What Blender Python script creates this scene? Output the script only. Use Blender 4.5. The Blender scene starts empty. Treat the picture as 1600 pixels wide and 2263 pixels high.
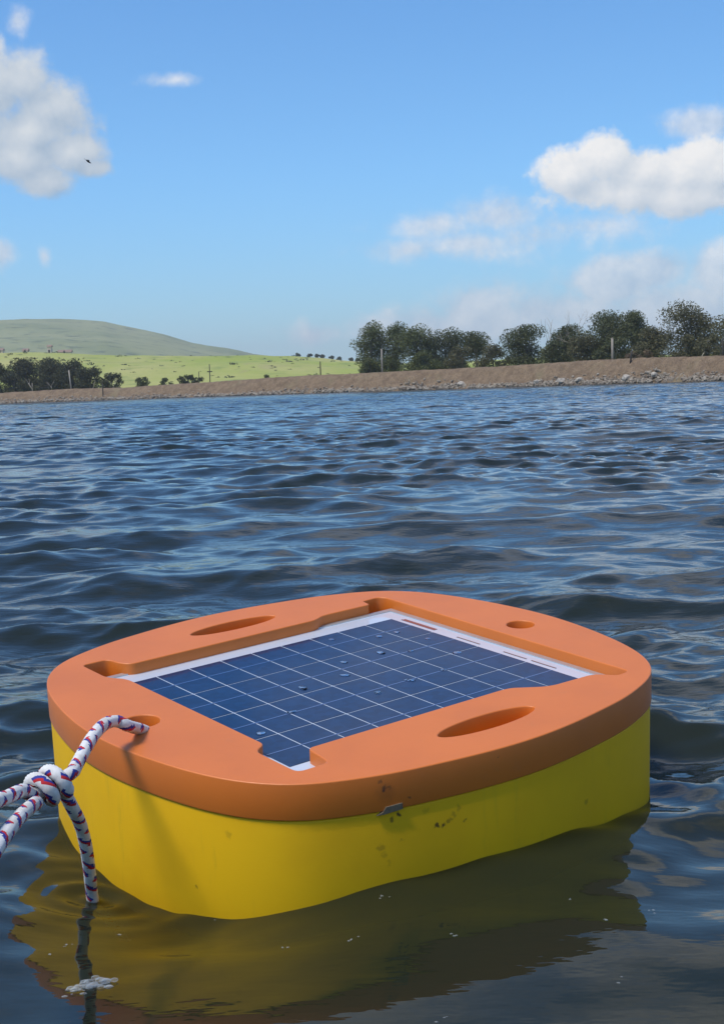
import bpy, bmesh, math, random
import numpy as np
from mathutils import Vector, Matrix, noise as mnoise

S = bpy.context.scene
COL = S.collection
R = math.radians

# ------------------------------------------------------------------ camera
F = 3143.5                      # focal length in photograph pixels (1600 x 2263)
CAM_H = 0.44                    # metres above the water
HOR = 271.5                     # horizon lies this many pixels above the picture centre
_r = 0.034                      # the picture leans by this slope
_up = np.cross([0, -HOR, F], [1, -_r, 0]); _up = _up / np.linalg.norm(_up)
if _up[1] > 0: _up = -_up
_fw = np.array([0, 0, 1.0]) - _up * _up[2]; _fw /= np.linalg.norm(_fw)
_rt = np.cross(_fw, _up)
W = np.array([_rt, _fw, _up])   # camera axes (x right, y down, z forward) -> world

def ray(px, py):
    d = W @ np.array([(px - 800) / F, (py - 1131.5) / F, 1.0])
    return d
def at(px, py, Y):
    """world point on the pixel's ray at forward distance Y"""
    d = ray(px, py); d = d / d[1] * Y
    return Vector((d[0], d[1], d[2] + CAM_H))
def azel(px, py):
    d = ray(px, py); d /= np.linalg.norm(d)
    return math.atan2(d[0], d[1]), math.asin(d[2])

cam = bpy.data.cameras.new('camera')
cam.sensor_fit = 'VERTICAL'; cam.sensor_height = 24.0; cam.sensor_width = 24.0
cam.lens = 24.0 * F / 2263.0
cam.clip_start = 0.02; cam.clip_end = 20000
cam_o = bpy.data.objects.new('camera', cam); COL.objects.link(cam_o)
m3 = np.array([W @ [1, 0, 0], W @ [0, -1, 0], W @ [0, 0, -1]]).T
M = Matrix.Identity(4)
for i in range(3):
    for j in range(3): M[i][j] = float(m3[i][j])
M[2][3] = CAM_H
cam_o.matrix_world = M
S.camera = cam_o

# ------------------------------------------------------------------ light
SUN_DIR = Vector((-0.84, -0.54, 0.0)).normalized()
SUN_EL = R(60)
sun_vec = Vector((SUN_DIR.x * math.cos(SUN_EL), SUN_DIR.y * math.cos(SUN_EL), math.sin(SUN_EL)))
sl = bpy.data.lights.new('sun', 'SUN'); sl.energy = 3.5; sl.angle = R(17); sl.color = (1.0, 0.95, 0.87)
sun = bpy.data.objects.new('sun', sl); COL.objects.link(sun)
sun.rotation_euler = sun_vec.to_track_quat('Z', 'Y').to_euler()
sun.location = (-30, -10, 40)
SKY_STRENGTH = 0.13
SKY_TINT = (0.62, 1.03, 1.32)
SKY_TINT_LOW = (0.60, 0.86, 1.06)
SKY_TINT_HIGH = (0.50, 1.02, 1.48)
EXPOSURE = 0.0
CLOUD_SEED = 12.6

S.view_settings.view_transform = 'Standard'
S.view_settings.look = 'None'
S.view_settings.exposure = EXPOSURE
S.view_settings.gamma = 1.0
S.view_settings.use_curve_mapping = False
S.render.engine = 'CYCLES'
S.cycles.use_denoising = True
S.cycles.max_bounces = 6
S.cycles.diffuse_bounces = 4
S.cycles.glossy_bounces = 3
S.cycles.transmission_bounces = 6
S.cycles.transparent_max_bounces = 8
S.cycles.volume_bounces = 0
S.cycles.caustics_reflective = False
S.cycles.caustics_refractive = False

# ------------------------------------------------------------------ node helper
class G:
    def __init__(s, tree): s.t = tree; s.n = tree.nodes; s.l = tree.links
    def new(s, typ, **kw):
        n = s.n.new(typ)
        for k, v in kw.items(): setattr(n, k, v)
        return n
    def put(s, sock, v):
        if v is None: return
        if hasattr(v, 'is_output') or hasattr(v, 'links'): s.l.new(v, sock)
        else: sock.default_value = v
    def m(s, op, a, b=None, c=None, clamp=False):
        n = s.n.new('ShaderNodeMath'); n.operation = op; n.use_clamp = clamp
        for i, v in enumerate((a, b, c)): s.put(n.inputs[i], v)
        return n.outputs[0]
    def v(s, op, a, b=None, out=0):
        n = s.n.new('ShaderNodeVectorMath'); n.operation = op
        s.put(n.inputs[0], a); s.put(n.inputs[1], b)
        return n.outputs[out]
    def scale(s, a, f):
        n = s.n.new('ShaderNodeVectorMath'); n.operation = 'SCALE'
        s.put(n.inputs[0], a); s.put(n.inputs['Scale'], f); return n.outputs[0]
    def noise(s, vec, scale, detail=4, rough=0.55, dist=0.0, out='Fac'):
        n = s.n.new('ShaderNodeTexNoise'); n.inputs['Scale'].default_value = scale
        n.inputs['Detail'].default_value = detail; n.inputs['Roughness'].default_value = rough
        n.inputs['Distortion'].default_value = dist
        if vec is not None: s.l.new(vec, n.inputs['Vector'])
        return n.outputs[out]
    def smooth(s, x, a, b, c=0.0, d=1.0):
        n = s.n.new('ShaderNodeMapRange'); n.interpolation_type = 'SMOOTHSTEP'
        s.put(n.inputs[0], x); s.put(n.inputs[1], a); s.put(n.inputs[2], b); s.put(n.inputs[3], c); s.put(n.inputs[4], d)
        return n.outputs[0]
    def lin(s, x, a, b, c=0.0, d=1.0):
        n = s.n.new('ShaderNodeMapRange'); n.clamp = True
        s.put(n.inputs[0], x); s.put(n.inputs[1], a); s.put(n.inputs[2], b); s.put(n.inputs[3], c); s.put(n.inputs[4], d)
        return n.outputs[0]
    def mix(s, f, a, b, blend='MIX'):
        n = s.n.new('ShaderNodeMix'); n.data_type = 'RGBA'; n.blend_type = blend
        s.put(n.inputs[0], f); s.put(n.inputs[6], c4(a)); s.put(n.inputs[7], c4(b)); return n.outputs[2]
    def sep(s, v):
        n = s.n.new('ShaderNodeSeparateXYZ'); s.l.new(v, n.inputs[0]); return n.outputs
    def comb(s, x, y, z):
        n = s.n.new('ShaderNodeCombineXYZ')
        for i, q in enumerate((x, y, z)): s.put(n.inputs[i], q)
        return n.outputs[0]
def c4(v):
    return (v[0], v[1], v[2], 1.0) if isinstance(v, (tuple, list)) and len(v) == 3 else v

# ------------------------------------------------------------------ world: sky with cumulus clouds
world = bpy.data.worlds.new('World'); S.world = world; world.use_nodes = True
g = G(world.node_tree); g.n.clear()
sky = g.new('ShaderNodeTexSky', sky_type='NISHITA', sun_disc=False)
sky.sun_elevation = SUN_EL; sky.sun_rotation = math.atan2(SUN_DIR.x, SUN_DIR.y)
sky.altitude = 300; sky.air_density = 1.0; sky.dust_density = 0.15; sky.ozone_density = 2.5
tc = g.new('ShaderNodeTexCoord').outputs['Generated']
dx, dy, dz = g.sep(tc)
AZ = g.m('MULTIPLY', g.m('ARCTAN2', dx, dy), F)
EL = g.m('MULTIPLY', g.m('ARCSINE', dz), F)
P = g.comb(AZ, EL, 0.0)

def cloud_field(g, P, ells):
    """union of soft ellipses given in photograph pixels, as directions on the sky"""
    best = None
    for (cx, cy, rx, ry, s) in ells:
        a, e = azel(cx, cy)
        q = g.v('SUBTRACT', P, (a * F, e * F, 0))
        q = g.v('MULTIPLY', q, (0.9 / rx, 0.9 / ry, 1.0))
        d = g.m('MULTIPLY_ADD', g.v('LENGTH', q, out=1), -s, s)
        best = d if best is None else g.m('SMOOTH_MAX', best, d, 0.18)
    return best

BRIGHT = [(1255, 385, 78, 58, 1), (1345, 348, 72, 58, 1), (1425, 375, 95, 62, 1), (1500, 380, 95, 60, 1),
          (1585, 372, 95, 66, 1), (1670, 370, 110, 80, 1), (1780, 390, 130, 80, 1), (1390, 425, 210, 52, .8), (1540, 430, 170, 55, .9)]
LEFTC = [(-20, 190, 120, 100, 1), (40, 185, 80, 70, 1), (95, 235, 95, 70, .9), (60, 290, 150, 85, .9), (150, 335, 90, 52, 1),
         (40, 350, 120, 60, 1), (105, 395, 60, 45, .9), (-80, 300, 150, 130, 1), (200, 370, 48, 24, .8)]
FAINT = [(950, 500, 110, 38, .8), (1095, 478, 110, 40, .8), (900, 552, 100, 28, .7), (1030, 540, 150, 32, .7), (1290, 500, 150, 34, .6), (1180, 520, 160, 40, .5),
         (1060, 690, 110, 70, 1.25), (950, 720, 150, 45, .9), (1350, 625, 120, 60, 1.25), (1440, 600, 95, 45, 1.25), (1590, 600, 75, 70, 1.25),
         (1230, 690, 190, 60, 1), (1500, 680, 200, 70, 1.1), (850, 730, 90, 40, .8), (1565, 275, 105, 32, .9), (40, 48, 26, 32, .8),
         (5, 557, 40, 30, .9), (98, 565, 17, 26, .7), (390, 176, 62, 14, .6), (0, 100, 14, 24, .8), (690, 740, 80, 28, .6),
         (1700, 620, 140, 70, 1), (-60, 560, 90, 40, .9)]

OFF = (-26.0, 34.0, 0.0)            # towards the sun, in sky pixels
P1 = g.v('ADD', P, OFF)
D1 = g.v('ADD', tc, (OFF[0] / F, 0.0, OFF[1] / F))
def billow(D):
    n1 = g.m('SUBTRACT', g.noise(D, 24.0, 8, 0.60, 0.15), 0.5)
    n2 = g.m('SUBTRACT', g.noise(D, 70.0, 4, 0.62), 0.5)
    return g.m('MULTIPLY_ADD', n2, 1.0, g.m('MULTIPLY', n1, 2.0))
b0, b1 = billow(tc), billow(D1)
sB0 = g.m('MULTIPLY_ADD', b0, 0.62, cloud_field(g, P, BRIGHT)); sB1 = g.m('MULTIPLY_ADD', b1, 0.62, cloud_field(g, P1, BRIGHT))
sL0 = g.m('MULTIPLY_ADD', b0, 0.60, cloud_field(g, P, LEFTC)); sL1 = g.m('MULTIPLY_ADD', b1, 0.60, cloud_field(g, P1, LEFTC))
f0 = g.m('MULTIPLY_ADD', b0, 0.75, cloud_field(g, P, FAINT))
# the rest of the sky: unseen cumulus, cover and warm tone set for ambient light
zz = g.m('ADD', g.m('MAXIMUM', dz, 0.0), 0.10)
up = g.comb(g.m('DIVIDE', dx, zz), g.m('DIVIDE', dy, zz), CLOUD_SEED)
gen = g.m('MULTIPLY', g.m('SUBTRACT', g.noise(up, 1.2, 6, 0.56, 0.2), 0.485), 4.5)
out = g.m('MULTIPLY', g.m('MAXIMUM', g.smooth(dz, 0.27, 0.36), g.smooth(g.m('ABSOLUTE', AZ), 950, 1400)), g.smooth(dz, 0.0, 0.03))
gen = g.m('MULTIPLY_ADD', g.m('SUBTRACT', out, 1.0), 3.0, gen)
ck = 1.0 / SKY_STRENGTH
def tone(r, gg2, b, k=1.0): return (r * ck * k, gg2 * ck * k, b * ck * k)
litB = g.m('MULTIPLY_ADD', g.m('SUBTRACT', sB0, sB1), 0.75, 0.52, clamp=True)
litL = g.m('MULTIPLY_ADD', g.m('SUBTRACT', sL0, sL1), 0.55, 0.36, clamp=True)
litf = g.m('MULTIPLY_ADD', g.m('SUBTRACT', b0, b1), 0.9, 0.5, clamp=True)
colB = g.mix(litB, tone(0.52, 0.62, 0.73), tone(1.02, 1.0, 0.97))
colL = g.mix(litL, tone(0.36, 0.47, 0.60), tone(0.95, 0.94, 0.90))
colF = g.mix(litf, tone(0.52, 0.62, 0.76), tone(1.0, 0.98, 0.97))
skyc = g.mix(1.0, sky.outputs[0], g.mix(g.smooth(dz, 0.18, 0.5), g.mix(g.smooth(dz, 0.0, 0.16), SKY_TINT_LOW, SKY_TINT), SKY_TINT_HIGH), 'MULTIPLY')
c = g.mix(g.m('MULTIPLY', g.smooth(f0, -0.2, 0.7), 0.75), skyc, colF)
c = g.mix(g.m('MULTIPLY', g.smooth(gen, 0.05, 1.0), 0.85), c, tone(0.95, 0.90, 0.84))
c = g.mix(g.m('MULTIPLY', g.smooth(sL0, 0.0, 0.55), 0.95), c, colL)
c = g.mix(g.smooth(sB0, 0.02, 0.42), c, colB)
bg = g.new('ShaderNodeBackground'); g.l.new(c, bg.inputs[0]); bg.inputs[1].default_value = SKY_STRENGTH
world.cycles.sampling_method = 'MANUAL'; world.cycles.sample_map_resolution = 256
wo = g.new('ShaderNodeOutputWorld'); g.l.new(bg.outputs[0], wo.inputs[0])

# ------------------------------------------------------------------ small tools
def tag(o, label=None, cat=None, group=None, kind=None):
    if label: o['label'] = label
    if cat: o['category'] = cat
    if group: o['group'] = group
    if kind: o['kind'] = kind
    return o
def obj(name, data, mat=None, parent=None, loc=None):
    o = bpy.data.objects.new(name, data); COL.objects.link(o)
    if mat is not None and data is not None and len(data.materials) == 0: data.materials.append(mat)
    if parent is not None: o.parent = parent
    if loc is not None: o.location = loc
    return o
def mesh(name, verts, faces, smooth=True):
    me = bpy.data.meshes.new(name); me.from_pydata([tuple(v) for v in verts], [], faces); me.update()
    if smooth: me.polygons.foreach_set('use_smooth', [True] * len(me.polygons))
    return me
def grid_mesh(name, V, smooth=True):
    """V: (rows, cols, 3)"""
    r, c_ = V.shape[:2]
    idx = np.arange(r * c_).reshape(r, c_)
    q = np.stack([idx[:-1, :-1], idx[:-1, 1:], idx[1:, 1:], idx[1:, :-1]], -1).reshape(-1, 4)
    me = bpy.data.meshes.new(name)
    me.vertices.add(r * c_); me.vertices.foreach_set('co', V.reshape(-1).astype(np.float32))
    me.loops.add(q.size); me.loops.foreach_set('vertex_index', q.reshape(-1).astype(np.int32))
    me.polygons.add(len(q)); me.polygons.foreach_set('loop_start', np.arange(0, q.size, 4, dtype=np.int32))
    me.polygons.foreach_set('loop_total', np.full(len(q), 4, dtype=np.int32))
    me.update(calc_edges=True)
    if smooth: me.polygons.foreach_set('use_smooth', np.ones(len(q), dtype=bool))
    return me
def material(name):
    m = bpy.data.materials.new(name); m.use_nodes = True
    gg = G(m.node_tree); gg.n.clear()
    out = gg.new('ShaderNodeOutputMaterial')
    return m, gg, out
def principled(name, color, rough=0.6, spec=0.5, **kw):
    m, gg, out = material(name)
    b = gg.new('ShaderNodeBsdfPrincipled')
    gg.put(b.inputs['Base Color'], c4(color)); b.inputs['Roughness'].default_value = rough
    b.inputs['Specular IOR Level'].default_value = spec
    for k, v in kw.items(): b.inputs[k].default_value = v
    gg.l.new(b.outputs[0], out.inputs[0])
    return m, gg, b
def bump(gg, b, h, strength=0.3, dist=0.001):
    n = gg.new('ShaderNodeBump'); n.inputs['Strength'].default_value = strength; n.inputs['Distance'].default_value = dist
    gg.l.new(h, n.inputs['Height']); gg.l.new(n.outputs[0], b.inputs['Normal'])
    return n
def box_data(bm, x0, x1, y0, y1, z0, z1):
    v = [bm.verts.new((x, y, z)) for z in (z0, z1) for y in (y0, y1) for x in (x0, x1)]
    for f in ((0, 2, 3, 1), (4, 5, 7, 6), (0, 1, 5, 4), (2, 6, 7, 3), (0, 4, 6, 2), (1, 3, 7, 5)):
        bm.faces.new([v[i] for i in f])
def bm_mesh(bm, name, smooth=False):
    bmesh.ops.recalc_face_normals(bm, faces=bm.faces)
    me = bpy.data.meshes.new(name); bm.to_mesh(me); bm.free()
    if smooth: me.polygons.foreach_set('use_smooth', [True] * len(me.polygons))
    return me
def box_mesh(name, *a, bevel=0.0):
    bm = bmesh.new(); box_data(bm, *a)
    if bevel: bmesh.ops.bevel(bm, geom=list(bm.edges), offset=bevel, segments=2, affect='EDGES')
    return bm_mesh(bm, name)
def plate(name, loops, z0, z1, bev):
    """flat plate with holes from closed outlines, with rounded edges"""
    cu = bpy.data.curves.new(name, 'CURVE'); cu.dimensions = '2D'; cu.fill_mode = 'BOTH'
    cu.extrude = (z1 - z0) / 2 - bev; cu.bevel_depth = bev; cu.bevel_resolution = 2
    for lp in loops:
        sp = cu.splines.new('POLY'); sp.points.add(len(lp) - 1); sp.use_cyclic_u = True
        for p, q in zip(sp.points, lp): p.co = (q[0], q[1], 0, 1)
    o = bpy.data.objects.new(name, cu); COL.objects.link(o)
    me = bpy.data.meshes.new_from_object(o.evaluated_get(bpy.context.evaluated_depsgraph_get()))
    bpy.data.objects.remove(o); bpy.data.curves.remove(cu)
    me.transform(Matrix.Translation((0, 0, (z0 + z1) / 2)))
    me.name = name
    return me
def round_poly(pts, r, n=5):
    """round the corners of a polygon; r may be one radius or one per corner"""
    out = []; N = len(pts)
    for i in range(N):
        p = Vector(pts[i]); a = Vector(pts[i - 1]); b = Vector(pts[(i + 1) % N])
        ri = r[i] if isinstance(r, (list, tuple)) else r
        da = (a - p); db = (b - p); la, lb = da.length, db.length; da.normalize(); db.normalize()
        t = min(ri, la * .45, lb * .45)
        p0 = p + da * t; p1 = p + db * t
        for k in range(n + 1):
            u = k / n
            out.append(tuple(p0 * (1 - u) ** 2 + p * 2 * u * (1 - u) + p1 * u * u))
    return out
def fnoise(x, y, z=0.0, oct=4):
    return mnoise.fractal(Vector((x, y, z)), 0.9, 2.0, oct)

# ------------------------------------------------------------------ buoy frame of reference
BM = Matrix(((0.8010, -0.5986, -0.0027, -0.0207), (0.5944, 0.7959, -0.1151, 1.4952), (0.0711, 0.0906, 0.9934, CAM_H - 0.3091), (0, 0, 0, 1)))
_x = Vector(BM.col[0][:3]).normalized(); _z = Vector(BM.col[2][:3]); _z = (_z - _x * _z.dot(_x)).normalized(); _y = _z.cross(_x)
for i in range(3):
    BM[i][0], BM[i][1], BM[i][2] = _x[i], _y[i], _z[i]

# ------------------------------------------------------------------ water
def build_water():
    rng = np.random.default_rng(11)
    A0 = np.array([0.0, -2.2])                       # fan origin behind the camera
    # rows: forward distance ahead of the camera
    ys = [-1.6]
    while ys[-1] < 330:
        y = ys[-1]; ys.append(y + min(0.6, max(0.0055, (0.0046 if y < 8 else 0.0032) * abs(y)) if y > 0.25 else 0.03))
    ys = np.array(ys); rr = ys - A0[1]
    q_ = np.linspace(-1, 1, 500); fine = R(13.5) * q_ + R(11.5) * q_ ** 5
    side = np.array([26.5, 28.5, 31, 34, 38, 44, 52, 61, 70]) * math.pi / 180
    th = np.concatenate([-side[::-1], fine, side])
    X = A0[0] + rr[:, None] * np.tan(th)[None, :]; Y = np.repeat(ys[:, None], len(th), 1)
    rowstep = np.gradient(ys)[:, None]; colstep = np.gradient(np.tan(th))[None, :] * rr[:, None]
    sp = np.maximum(rowstep, colstep)

    comps = []
    def band(n, l0, l1, rms_slope, spread, mean=-96):
        lam = np.exp(rng.uniform(math.log(l0), math.log(l1), n))
        s = rms_slope * math.sqrt(2.0 / n)
        for L in lam:
            k = 2 * math.pi / L
            comps.append((k, s / k, R(mean) + rng.normal(0, R(spread)), rng.uniform(0, 2 * math.pi), L))
    band(22, 0.75, 1.6, 0.045, 18, -100)
    band(46, 0.30, 0.75, 0.115, 34, -97)
    band(64, 0.09, 0.30, 0.19, 48, -92)
    band(40, 0.035, 0.09, 0.095, 60, -90)
    def calm(x, y):
        return np.exp(-(((x - 0.05) / 0.75) ** 2 + ((y - 0.95) / 0.50) ** 2))
    def field(x, y, spc, chop=True):
        z = np.zeros_like(x); ox = np.zeros_like(x); oy = np.zeros_like(x)
        cm = calm(x, y)
        stand_in = 1 + 1.6 * np.clip((y - 22) / 60, 0, 1)      # far off, the longer waves carry the slope of those too short for the mesh
        group = 0.75 + 0.5 * np.sin(0.9 * x + 1.3 * np.sin(0.35 * y)) * np.sin(0.8 * y + 0.6 * np.sin(0.5 * x) + 1.0)
        for (k, a, d, p, L) in comps:
            cx, cy = math.cos(d), math.sin(d)
            w = np.clip((L / spc - 1.7) / 2.2, 0, 1)
            if L < 0.28: w = w * (1 - 0.94 * cm) * group
            elif L < 0.75: w = w * (1 - 0.72 * cm)
            else: w = w * (1 - 0.55 * cm)
            if L > 0.5: w = w * stand_in
            ph = k * (cx * x + cy * y) + p
            c_ = np.cos(ph) * w; s_ = np.sin(ph) * w
            z += a * c_
            if chop:
                ox -= 1.05 * a * cx * s_; oy -= 1.05 * a * cy * s_
        return z, ox, oy
    Z = np.zeros_like(X); OX = np.zeros_like(X); OY = np.zeros_like(X)
    for i in range(0, len(ys), 120):
        sl_ = slice(i, i + 120)
        z, ox, oy = field(X[sl_], Y[sl_], np.broadcast_to(sp[sl_], X[sl_].shape))
        Z[sl_], OX[sl_], OY[sl_] = z, ox, oy
    # water level where it meets the float, read off the photograph
    ctl = np.array([(-.233, 1.31, -.029), (-.174, 1.253, -.029), (-.121, 1.217, -.022), (-.071, 1.204, -.008), (-.023, 1.207, .003), (.05, 1.23, .010),
                    (.11, 1.262, .014), (.193, 1.322, .017), (.257, 1.392, .005), (.292, 1.448, .002), (-.31, 1.43, -.014), (-.33, 1.52, -.008), (.0, 1.8, .0), (.3, 1.6, .0)])
    z0, _, _ = field(ctl[:, 0], ctl[:, 1], np.full(len(ctl), .006), False)
    sg = 0.085
    K = np.exp(-((ctl[:, None, :2] - ctl[None, :, :2]) ** 2).sum(-1) / (2 * sg * sg))
    cw = np.linalg.solve(K + 0.05 * np.eye(len(ctl)), ctl[:, 2] - z0)
    near = np.where((ys > 0.6) & (ys < 2.4))[0]
    for i in near:
        d2 = (X[i][:, None] - ctl[None, :, 0]) ** 2 + (Y[i][:, None] - ctl[None, :, 1]) ** 2
        Z[i] += np.exp(-d2 / (2 * sg * sg)) @ cw
    # rings spreading from the rope
    rp = at(205, 1985, 1.285)
    for i in near:
        d = np.hypot(X[i] - rp.x, Y[i] - rp.y)
        Z[i] += 0.0022 * np.cos(d * 2 * math.pi / 0.034) * np.exp(-d / 0.045)
    V = np.stack([X + OX, Y + OY, Z], -1)
    return grid_mesh('water', V)

wm, gw, wout = material('lake_water')
geo = gw.new('ShaderNodeNewGeometry').outputs['Position']
st = gw.v('MULTIPLY', geo, (0.42, 1.0, 1.0))
cd = gw.v('LENGTH', geo, out=1)
far = gw.smooth(cd, 8.0, 60.0)
nh = gw.m('MULTIPLY', gw.noise(st, 34.0, 3, 0.6), gw.smooth(cd, 1.2, 2.6, 0.0005, 0.0018))
nf = gw.m('MULTIPLY', gw.noise(st, 2.1, 5, 0.68), gw.m('MULTIPLY', far, 0.12))
bn = gw.new('ShaderNodeBump'); bn.inputs['Strength'].default_value = 1.0; bn.inputs['Distance'].default_value = 1.0
gw.l.new(gw.m('ADD', nh, nf), bn.inputs['Height'])
fr = gw.new('ShaderNodeFresnel'); fr.inputs['IOR'].default_value = 1.33; gw.l.new(bn.outputs[0], fr.inputs['Normal'])
gl = gw.new('ShaderNodeBsdfGlossy'); gl.inputs['Roughness'].default_value = 0.015; gw.l.new(bn.outputs[0], gl.inputs['Normal'])
gl.inputs['Color'].default_value = (1, 1, 1, 1)
df = gw.new('ShaderNodeBsdfDiffuse'); df.inputs['Color'].default_value = (0.026, 0.031, 0.017, 1)
rf = gw.new('ShaderNodeBsdfRefraction'); rf.inputs['IOR'].default_value = 1.33; rf.inputs['Roughness'].default_value = 0.02
rf.inputs['Color'].default_value = (0.9, 0.95, 0.8, 1); gw.l.new(bn.outputs[0], rf.inputs['Normal'])
mx0 = gw.new('ShaderNodeMixShader'); mx0.inputs[0].default_value = 0.35
gw.l.new(df.outputs[0], mx0.inputs[1]); gw.l.new(rf.outputs[0], mx0.inputs[2])
mx = gw.new('ShaderNodeMixShader'); gw.l.new(fr.outputs[0], mx.inputs[0]); gw.l.new(mx0.outputs[0], mx.inputs[1]); gw.l.new(gl.outputs[0], mx.inputs[2])
gw.l.new(mx.outputs[0], wout.inputs['Surface'])
va = gw.new('ShaderNodeVolumeAbsorption'); va.inputs['Color'].default_value = (0.55, 0.62, 0.22, 1); va.inputs['Density'].default_value = 14.0
gw.l.new(va.outputs[0], wout.inputs['Volume'])
water = obj('water', build_water(), wm); tag(water, kind='structure')

mud, gm, bm_ = principled('lake_mud', (0.02, 0.02, 0.012), 0.9)
lb = obj('lake_bed', mesh('lake_bed', [(-4000, -600, -1.6), (4000, -600, -1.6), (4000, 340, -1.6), (-4000, 340, -1.6)], [(0, 1, 2, 3)]), mud)
tag(lb, kind='structure')

# ------------------------------------------------------------------ shore: bank, terrain, hill
SHORE = [(-900, 866.5, 842), (-300, 866.2, 842), (0, 865.8, 842), (158, 867, 838), (280, 868, 839), (350, 868, 836), (490, 868.8, 832.5), (600, 868.8, 828), (700, 868.6, 825.6),
         (800, 868.5, 825), (900, 868.4, 823), (1069, 867.4, 821), (1200, 866.6, 817.6), (1327, 866, 814), (1416, 865.6, 813), (1600, 865.2, 815), (1900, 865.2, 815), (2500, 866, 816)]
_sx = np.array([s[0] for s in SHORE]); _scr = np.array([s[2] for s in SHORE])
def shore_dist(px): return 290 - 120 * min(max(px / 1600.0, -0.6), 1.5)
def level_z(py_level, D):
    """height of something seen at py (already freed of the picture's lean) at distance D"""
    return CAM_H + (860 - py_level) / F * D
def crest_z(px): return level_z(float(np.interp(px, _sx, _scr)), shore_dist(px) + 5)
def direction(px):
    d = ray(px, 860 + _r * (800 - px)); h = math.hypot(d[0], d[1]); return d[0] / h, d[1] / h
def ground_at(px, dist):
    x, y = direction(px); return x * dist, y * dist

bank_m, gb, bb = principled('bank_earth', (0.2, 0.15, 0.1), 0.95, 0.2)
gp = gb.new('ShaderNodeNewGeometry').outputs['Position']
n1 = gb.noise(gp, 0.9, 6, 0.65); n2 = gb.noise(gp, 5.0, 4, 0.6)
cc = gb.mix(gb.smooth(n1, 0.3, 0.7), (0.17, 0.115, 0.07), (0.27, 0.19, 0.115))
cc = gb.mix(gb.smooth(n2, 0.48, 0.68, 0, 0.75), cc, (0.09, 0.065, 0.042))
cc = gb.mix(gb.smooth(gb.noise(gp, 0.25, 4), 0.55, 0.7, 0, 0.5), cc, (0.24, 0.2, 0.11))
gb.l.new(cc, bb.inputs['Base Color']); bump(gb, bb, n2, 0.9, 0.25)

cols = np.linspace(-800, 2400, 640)
prof = [(-4, -0.9), (-1.0, -0.35), (0, -0.04), (0.35, 0.10), (0.8, 0.2), (1.3, 0.30), (1.8, 0.42), (2.3, 0.54), (2.8, 0.66), (3.3, 0.78), (3.8, 0.88), (4.3, 0.95), (5.0, 1.0), (5.7, 0.99), (6.5, 0.9), (8, 0.82), (10, 0.8)]
V = np.zeros((len(prof), len(cols), 3))
for j, px in enumerate(cols):
    D = shore_dist(px); cz = crest_z(px); ux, uy = direction(px)
    for i, (d, h) in enumerate(prof):
        z = h * cz if h > 0 else h
        q = D + d
        if 0 < i:
            k = 0.16 if h < 0.95 else 0.06
            z += k * fnoise(ux * q * 0.8, uy * q * 0.8, 0.3, 5) * (0.4 if i < 3 else 1)
            q += 0.5 * fnoise(ux * D * 0.35, uy * D * 0.35, d * 0.4 + 5, 4)
        V[i, j] = (ux * q, uy * q, z)
bank = obj('embankment', grid_mesh('embankment', V), bank_m); tag(bank, kind='structure')

# open ground behind the bank rising to a grassy ridge
grass_m, gg_, gbb = principled('pasture_grass', (0.2, 0.3, 0.06), 0.9, 0.1)
gp = gg_.new('ShaderNodeNewGeometry').outputs['Position']
gps = gg_.v('MULTIPLY', gp, (1.0, 0.35, 1.0))
n1 = gg_.noise(gps, 0.02, 5, 0.6); n2 = gg_.noise(gps, 0.09, 5, 0.62); n3 = gg_.noise(gps, 0.16, 3, 0.6)
cc = gg_.mix(gg_.smooth(n1, 0.35, 0.68), (0.29, 0.335, 0.06), (0.41, 0.385, 0.13))
cc = gg_.mix(gg_.smooth(n2, 0.52, 0.72, 0, 0.75), cc, (0.19, 0.24, 0.06))
cc = gg_.mix(gg_.smooth(n3, 0.66, 0.74, 0, 0.8), cc, (0.07, 0.085, 0.035))
cc = gg_.mix(gg_.smooth(gg_.noise(gps, 0.035, 4, 0.6, 0.8), 0.60, 0.70, 0, 0.5), cc, (0.33, 0.27, 0.13))
gg_.l.new(cc, gbb.inputs['Base Color'])
RIDGE = [(-900, 758), (0, 758), (150, 763), (300, 770), (420, 776), (560, 778), (640, 784), (700, 791), (760, 797), (820, 801), (900, 806), (1600, 812), (2500, 815)]
_rx = np.array([q[0] for q in RIDGE]); _ry = np.array([q[1] for q in RIDGE])
dist_rows = [12, 40, 80] + list(np.linspace(360, 780, 40) - 290) + [560, 700, 1000, 1600, 2600, 6000]
cols = np.linspace(-1300, 2700, 240)
V = np.zeros((len(dist_rows) + 2, len(cols), 3))
def field_z(px, q):
    D = shore_dist(px); cz = crest_z(px) * 0.8 - 0.06
    zr = level_z(float(np.interp(px, _rx, _ry)), 760)
    t = min(max((q - 345) / (760 - 345), 0), 1); t2 = t * t * (3 - 2 * t) * 0.55 + 0.45 * t
    z = cz * (1 - t2) + zr * t2
    if q > 790: z = zr - min((q - 790) * 0.012, 16)
    ux, uy = direction(px)
    k = 0.9 * min(max((q - 360) / 120, 0), 1)
    z += k * fnoise(ux * q * 0.02, uy * q * 0.012, 2.0, 4) * (1 if q < 1500 else 0)
    return z
for j, px in enumerate(cols):
    D = shore_dist(px); ux, uy = direction(px)
    for i, d in enumerate([8.5, 9.5] + dist_rows):
        q = D + d if i < 5 else d + 290
        z = field_z(px, q) - (0.25 if i == 0 else 0)
        V[i, j] = (ux * q, uy * q, z)
gr = obj('ground', grid_mesh('ground', V), grass_m); tag(gr, kind='structure')

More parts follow.
